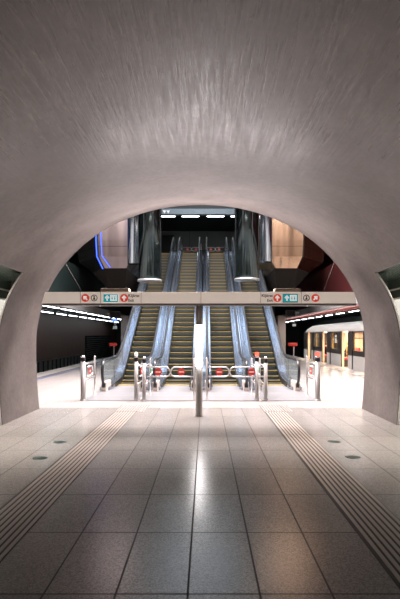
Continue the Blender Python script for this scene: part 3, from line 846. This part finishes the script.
# ------------------------------------------------------------------ platform furniture seen past the escalators
def help_point(px0, px1, side, lab):
    d = 26.0; x0, x1 = W(px0, 0, d).x, W(px1, 0, d).x; xm = (x0 + x1) / 2
    t = thing('help_point', lab, 'help point', (xm, d, 0), 'red-topped help points')
    part('post', MB().lathe([(.09, 0), (.09, .01), (.035, .02), (.035, 1.06)], (xm + side * .05, d, 0), n=16), M_steel, t)
    part('red_sign', MB().box(x0, x1, d - .06, d + .06, 1.05, 1.23), M_red, t, .05)
help_point(109.5, 117, 1, 'red-topped post on the left platform behind the leftmost handrail')
help_point(288, 297.5, 1, 'red-topped post on the right platform beside the train')
def hung_display(px0, px1, py0, py1, d, s, lab):
    p, q = W(px0, py1, d), W(px1, py0, d)
    t = thing('platform_display', lab, 'display', ((p.x + q.x) / 2, d, p.z), 'hanging platform displays')
    part('case', MB().box(p.x, q.x, d, d + .18, p.z, q.z), M_traindark, t, .01)
    part('screen', MB().box(p.x + .04, q.x - .04, d - .006, d + .01, p.z + .04, q.z - .04), M_display, t)
    xe = p.x if s < 0 else q.x
    part('bracket', MB().box(xe, s * 5.42, d + .06, d + .12, q.z - .2, q.z - .12), M_steel, t)
hung_display(109.5, 120.5, 311, 318, 27.0, -1, 'dark hanging display by the left platform ceiling edge')
hung_display(285.5, 295.5, 310, 316.5, 27.0, 1, 'dark hanging display by the right platform ceiling edge')
def small_sign(px0, px1, py0, py1, d, lab):
    p, q = W(px0, py1, d), W(px1, py0, d)
    t = thing('small_sign', lab, 'sign', ((p.x + q.x) / 2, d, p.z), 'small white platform signs')
    part('plate', MB().box(p.x, q.x, d, d + .04, p.z, q.z), M_signwhite, t)
    part('hanger', MB().box((p.x + q.x) / 2 - .012, (p.x + q.x) / 2 + .012, d + .01, d + .03, q.z, 2.9), M_steel, t)
small_sign(113, 117, 326, 329, 33, 'small white sign hanging over the left platform near the far lights')
small_sign(292.5, 296, 324, 326.3, 36, 'small white sign hanging over the right platform near the train end')
t = thing('blue_signal', 'pair of blue signal lamps under the far left strip lights', 'signal', W(115, 320, 34))
for px in (113.2, 115.8): 
    c = W(px, 320, 34); part('lamp', MB().lathe([(.10, -.03), (.10, .03)], c, 'y', 16), M_blue, t)
c0, c1 = W(112, 321.8, 34.04), W(117.2, 318.2, 34.04)
part('case', MB().box(c0.x, c1.x, 34.03, 34.12, c0.z, c1.z), M_traindark, t)
part('hanger', MB().box((c0.x + c1.x) / 2 - .02, (c0.x + c1.x) / 2 + .02, 34.06, 34.1, c1.z, 2.9), M_steel, t)
# fence along the far side of the left track
t = thing('track_fence', 'low dark fence with upright bars across the left track', 'fence', (-9.0, 22, -1.2))
part('rail', MB().box(-9.06, -8.98, 12, 36, .16, .22), M_traindark, t)
part('rail', MB().box(-9.06, -8.98, 12, 36, -.85, -.79), M_traindark, t)
part('panel', MB().box(-9.10, -9.07, 12, 36, -1.2, .16), mat('fence_panel', (.10, .11, .115), .5), t)
p0 = None
for k in range(31):
    if p0 is None: p0 = part('bar', MB().box(-9.05, -8.99, 12.0, 12.09, -1.2, .16), M_soffit, t)
    else:
        q = p0.copy(); COL.objects.link(q); q.parent = t; q.location = (0, .795 * k, 0)
# louvred dark wall panel
mb = MB().box(-9.15, -9.10, 37, 47, -.8, 1.6)
t = thing('louvre_panel', 'dark louvred panel on the far left track wall', 'wall panel', (-9.12, 42, -.8))
part('frame', mb, M_display, t)
mb = MB()
for k in range(14): mb.box(-9.10, -9.04, 37.1, 46.9, -.75 + k * .165, -.68 + k * .165)
part('slats', mb, M_soffit, t)

# ------------------------------------------------------------------ train
TX0, TX1 = 7.30, 9.80
tr = thing('metro_train', 'white and dark grey metro train with open doors at the right platform', 'train', (8.55, 24, -1.2))
doors = [19.85, 24.0, 28.15, 32.3]; DW = 1.2
YA, YB = 15.5, 34.9
walls = []; cur = YA
for d in doors: walls.append((cur, d)); cur = d + DW
walls.append((cur, YB))
part('floor_deck', MB().box(TX0, TX1, YA, YB, -.16, -.02), M_trainfloor, tr)
part('underframe', MB().box(TX0 + .1, TX1 - .1, YA, YB - .4, -1.15, -.16), M_traindark, tr)
part('sill', MB().box(TX0 - .03, TX0 + .03, YA, YB, -.14, -.02), M_trainwhite, tr)
# roof: rounded section
rp = [(TX0, 1.84), (TX0 - .01, 1.98), (TX0 + .06, 2.14), (TX0 + .25, 2.26), (TX0 + .7, 2.36), ((TX0 + TX1) / 2, 2.40), (TX1 - .7, 2.36), (TX1 - .25, 2.26), (TX1 - .06, 2.14), (TX1, 1.84)]
mb = MB(); n = len(rp); ysr = [(YA, 0), (YB - 1.6, 0), (YB - .7, .12), (YB - .1, .36)]
vs = []
for y, dzr in ysr:
    vs += [(x + (.04 if dzr > .3 else 0), y, max(1.84, z - dzr * (1 if z > 1.9 else 0))) for x, z in rp]
mb.add(vs, [(i * n + k, i * n + k + 1, (i + 1) * n + k + 1, (i + 1) * n + k) for i in range(3) for k in range(n - 1)], 0, True)
mb.add(vs[:n], [list(range(n))]); mb.add(vs[-n:], [list(range(n))])
part('roof', mb, M_trainroof, tr)
part('inner_ceiling', MB().box(TX0 + .05, TX1 - .05, YA, YB - .3, 1.86, 1.90), M_traincream, tr)
part('ceiling_lamp', MB().box(8.35, 8.75, YA + .3, YB - .8, 1.82, 1.855), M_trainlamp, tr)
part('far_wall', MB().box(TX1 - .08, TX1, YA, YB - .2, -.02, 1.9), M_traincream, tr)
part('end_wall', MB().box(TX0 + .02, TX1, YB - .25, YB - .1, -.1, 1.9), M_traindark, tr)
part('end_wall', MB().box(TX0 + .02, TX1, YA, YA + .1, -.1, 1.9), M_trainwhite, tr)
for i, (y0, y1) in enumerate(walls):
    last = i == len(walls) - 1
    wy0, wy1 = (y0 + .72, y1 - .72)
    part('side_panel', MB().box(TX0, TX0 + .06, y0, y1, -.14, .64), M_trainwhite, tr, .008)
    u = MB()
    if wy1 - wy0 > .5:
        u.box(TX0, TX0 + .06, y0, wy0, .64, 1.84); u.box(TX0, TX0 + .06, wy1, y1, .64, 1.84)
        u.box(TX0, TX0 + .06, wy0, wy1, .64, .90); u.box(TX0, TX0 + .06, wy0, wy1, 1.76, 1.84)
        w = part('window', MB().box(TX0 + .02, TX0 + .03, wy0, wy1, .90, 1.76), M_clear, tr)
        part('window_bar', MB().box(TX0 - .005, TX0 + .05, wy0, wy1, 1.48, 1.52), M_traindark, w)
    else: u.box(TX0, TX0 + .06, y0, y1, .64, 1.84)
    part('upper_panel', u, M_traindark, tr)
for d in doors:
    for y0, y1 in ((d - .66, d - .01), (d + DW + .01, d + DW + .66)):
        lf = part('door_leaf', MB().box(TX0 - .045, TX0 - .005, y0, y1, -.10, .64, 0).box(TX0 - .045, TX0 - .005, y0, y1, .642, 1.84, 1), [M_trainwhite, M_traindark], tr)
        part('door_seal', MB().box(TX0 - .05, TX0 - .0, y0 - .02, y0, -.1, 1.84), M_rubber, lf)
    for yy in (d, d + DW): part('door_jamb', MB().box(TX0 + .0, TX0 + .11, yy - .03, yy + .03, -.02, 1.84), M_traincream, tr)
    part('grab_pole', MB().tube([(TX0 + .34, d + .1, -.02), (TX0 + .34, d + .1, 1.86)], .02, 8), M_trainyellow, tr)
    part('grab_pole', MB().tube([(8.6, d + DW / 2, -.02), (8.6, d + DW / 2, 1.86)], .02, 8), M_trainyellow, tr)
for (y0, y1) in walls:
    if y1 - y0 < 2: continue
    for x0, x1, bx in ((TX0 + .08, TX0 + .52, TX0 + .08), (TX1 - .55, TX1 - .10, TX1 - .18)):
        s_ = part('bench', MB().box(x0, x1, y0 + .3, y1 - .3, .34, .43).box(bx, bx + .07, y0 + .3, y1 - .3, .43, .86), M_seat, tr, .02)
        part('bench_base', MB().box(x0 + .05, x1 - .08, y0 + .4, y1 - .4, -.02, .34), M_traindark, s_)
wins = [o for o in tr.children if o.name.startswith('window')]
part('notice', MB().box(TX0 + .012, TX0 + .019, 26.3, 26.62, 1.22, 1.66), M_paper, wins[min(2, len(wins) - 1)])
l = bpy.data.lights.new('train_light', 'AREA'); l.shape = 'RECTANGLE'; l.size = .5; l.size_y = 17; l.energy = 800; l.color = (1.0, .74, .5)
o = bpy.data.objects.new('train_lamp', l); COL.objects.link(o); o.location = (8.55, 25.2, 1.80)

# ------------------------------------------------------------------ seated passengers
def seated(x, y, seat, face, label, coat, trouser):
    # face: unit vector the person looks along; sits with hips at (x, y, seat)
    t = thing('person', label, 'person', (x, y, 0), None)
    f = Vector(face).normalized(); s = Vector((-f.y, f.x, 0))
    def P(a, b, z): return tuple(Vector((x, y, 0)) + f * a + s * b + Vector((0, 0, z)))
    V = []; E = []; R = []
    def v(p, r, par=None):
        V.append(Vector(p) - Vector((x, y, 0))); R.append(r)
        if par is not None: E.append((par, len(V) - 1))
        return len(V) - 1
    hip = v(P(0, 0, seat + .12), (.15, .13)); wa = v(P(-.02, 0, seat + .30), (.135, .11), hip); ch = v(P(-.02, 0, seat + .46), (.16, .12), wa)
    nk = v(P(.0, 0, seat + .60), (.06, .06), ch); hd = v(P(.03, 0, seat + .68), (.075, .08), nk); tp = v(P(.03, 0, seat + .78), (.07, .085), hd)
    for q in (-1, 1):
        th = v(P(.08, q * .10, seat + .09), (.085, .085), hip); kn = v(P(.45, q * .12, seat + .08), (.062, .062), th)
        an = v(P(.44, q * .12, .10), (.042, .042), kn); to = v(P(.58, q * .13, .05), (.04, .032), an)
        sh = v(P(-.01, q * .19, seat + .53), (.065, .065), ch); el_ = v(P(.06, q * .24, seat + .30), (.048, .048), sh); wr = v(P(.28, q * .12, seat + .20), (.032, .032), el_)
        ha = v(P(.35, q * .09, seat + .19), (.036, .022), wr)
    me = bpy.data.meshes.new('body'); me.from_pydata([tuple(p) for p in V], E, [])
    o = link('body', me, t)
    me.materials.append(coat)
    sk = o.modifiers.new('skin', 'SKIN'); sk.use_smooth_shade = True
    for i, r in enumerate(R): me.skin_vertices[0].data[i].radius = r
    me.skin_vertices[0].data[0].use_root = True
    ss = o.modifiers.new('sub', 'SUBSURF'); ss.levels = 2; ss.render_levels = 2
    bpy.context.view_layer.update()
    nm = bpy.data.meshes.new_from_object(o.evaluated_get(bpy.context.evaluated_depsgraph_get()))
    o.modifiers.clear(); o.data = nm
    nm.materials.clear()
    for m in (coat, trouser, M_skin, M_shoe): nm.materials.append(m)
    for p in nm.polygons:
        c = p.center; a = c.x * f.x + c.y * f.y; b_ = c.x * s.x + c.y * s.y
        k = 0
        if c.z > seat + .59: k = 2
        elif c.z < .11: k = 3
        elif c.z < seat + .13 and a > -.1: k = 1
        elif a > .29 and c.z < seat + .26 and c.z > seat + .15: k = 2
        p.material_index = k; p.use_smooth = True
    # hair cap
    hb = MB()
    prof_ = [(.0, .11), (.05, .10), (.085, .06), (.096, .0), (.088, -.05), (.075, -.07)]
    c = Vector(P(.012, 0, seat + .76))
    hb.lathe([(r * 1.02, c.z + h) for r, h in prof_], (c.x, c.y, 0), n=18)
    part('hair', hb, M_hair, t)
    # face: nose, eyes, mouth
    fm = MB()
    cc = P(.115, 0, seat + .71)
    fm.add([P(.10, -.016, seat + .70), P(.10, .016, seat + .70), P(.135, 0, seat + .695), P(.10, 0, seat + .745)], [(0, 1, 2), (0, 2, 3), (1, 3, 2), (0, 3, 1)])
    part('nose', fm, M_skin, t)
    em = MB()
    for q in (-1, 1): em.lathe([(.0, -.008), (.009, -.004), (.009, .004), (0, .008)], P(.103, q * .03, seat + .735), n=8)
    part('eyes', em, M_hair, t)
    # fingers folded on the lap
    fg = MB()
    for q in (-1, 1):
        for i, ln in enumerate((.060, .068, .064, .050)):
            yy = q * (.112 - i * .017)
            fg.tube([P(.36, yy, seat + .195), P(.36 + ln * .6, yy * .9, seat + .19), P(.36 + ln, yy * .85, seat + .165)], .008, 6)
        fg.tube([P(.32, q * .07, seat + .20), P(.355, q * .045, seat + .20), P(.375, q * .04, seat + .19)], .009, 6)
    part('fingers', fg, M_skin, t)
    return t
seated(9.32, 31.0, .34, (-1, 0, 0), 'seated passenger in a dark coat seen through the nearest open train door', M_coat, M_trouser)
seated(7.72, 30.3, .34, (1, 0, 0), 'dark-clothed passenger seated just inside the second open train door', M_coat, M_trouser)

# ------------------------------------------------------------------ extra lamps of the passage, world, camera
def strip(x, y, z, sx, sy, p, col, rot=(0, 0, 0)):
    l = bpy.data.lights.new('lamp', 'AREA'); l.shape = 'RECTANGLE'; l.size = sx; l.size_y = sy; l.energy = p; l.color = col
    o = bpy.data.objects.new('lamp', l); COL.objects.link(o); o.location = (x, y, z); o.rotation_euler = rot
w = bpy.data.worlds.new('world'); scn.world = w; w.use_nodes = True
w.node_tree.nodes['Background'].inputs['Color'].default_value = (.5, .6, .65, 1); w.node_tree.nodes['Background'].inputs['Strength'].default_value = .02
cam = bpy.data.cameras.new('camera'); cam.sensor_fit = 'HORIZONTAL'; cam.sensor_width = 36; cam.lens = 36 * F / 400
cam.shift_x = -5.5 / 400; cam.shift_y = 35.5 / 400; cam.clip_start = .05; cam.clip_end = 200
co = bpy.data.objects.new('camera', cam); COL.objects.link(co); co.location = (CX, 0, CH); co.rotation_euler = (PI / 2, 0, 0)
scn.camera = co
scn.view_settings.view_transform = 'Standard'; scn.view_settings.look = 'None'; scn.view_settings.gamma = 1; scn.view_settings.exposure = -0.1
scn.view_settings.use_curve_mapping = False
scn.cycles.max_bounces = 10; scn.cycles.transparent_max_bounces = 24; scn.cycles.sample_clamp_indirect = 6
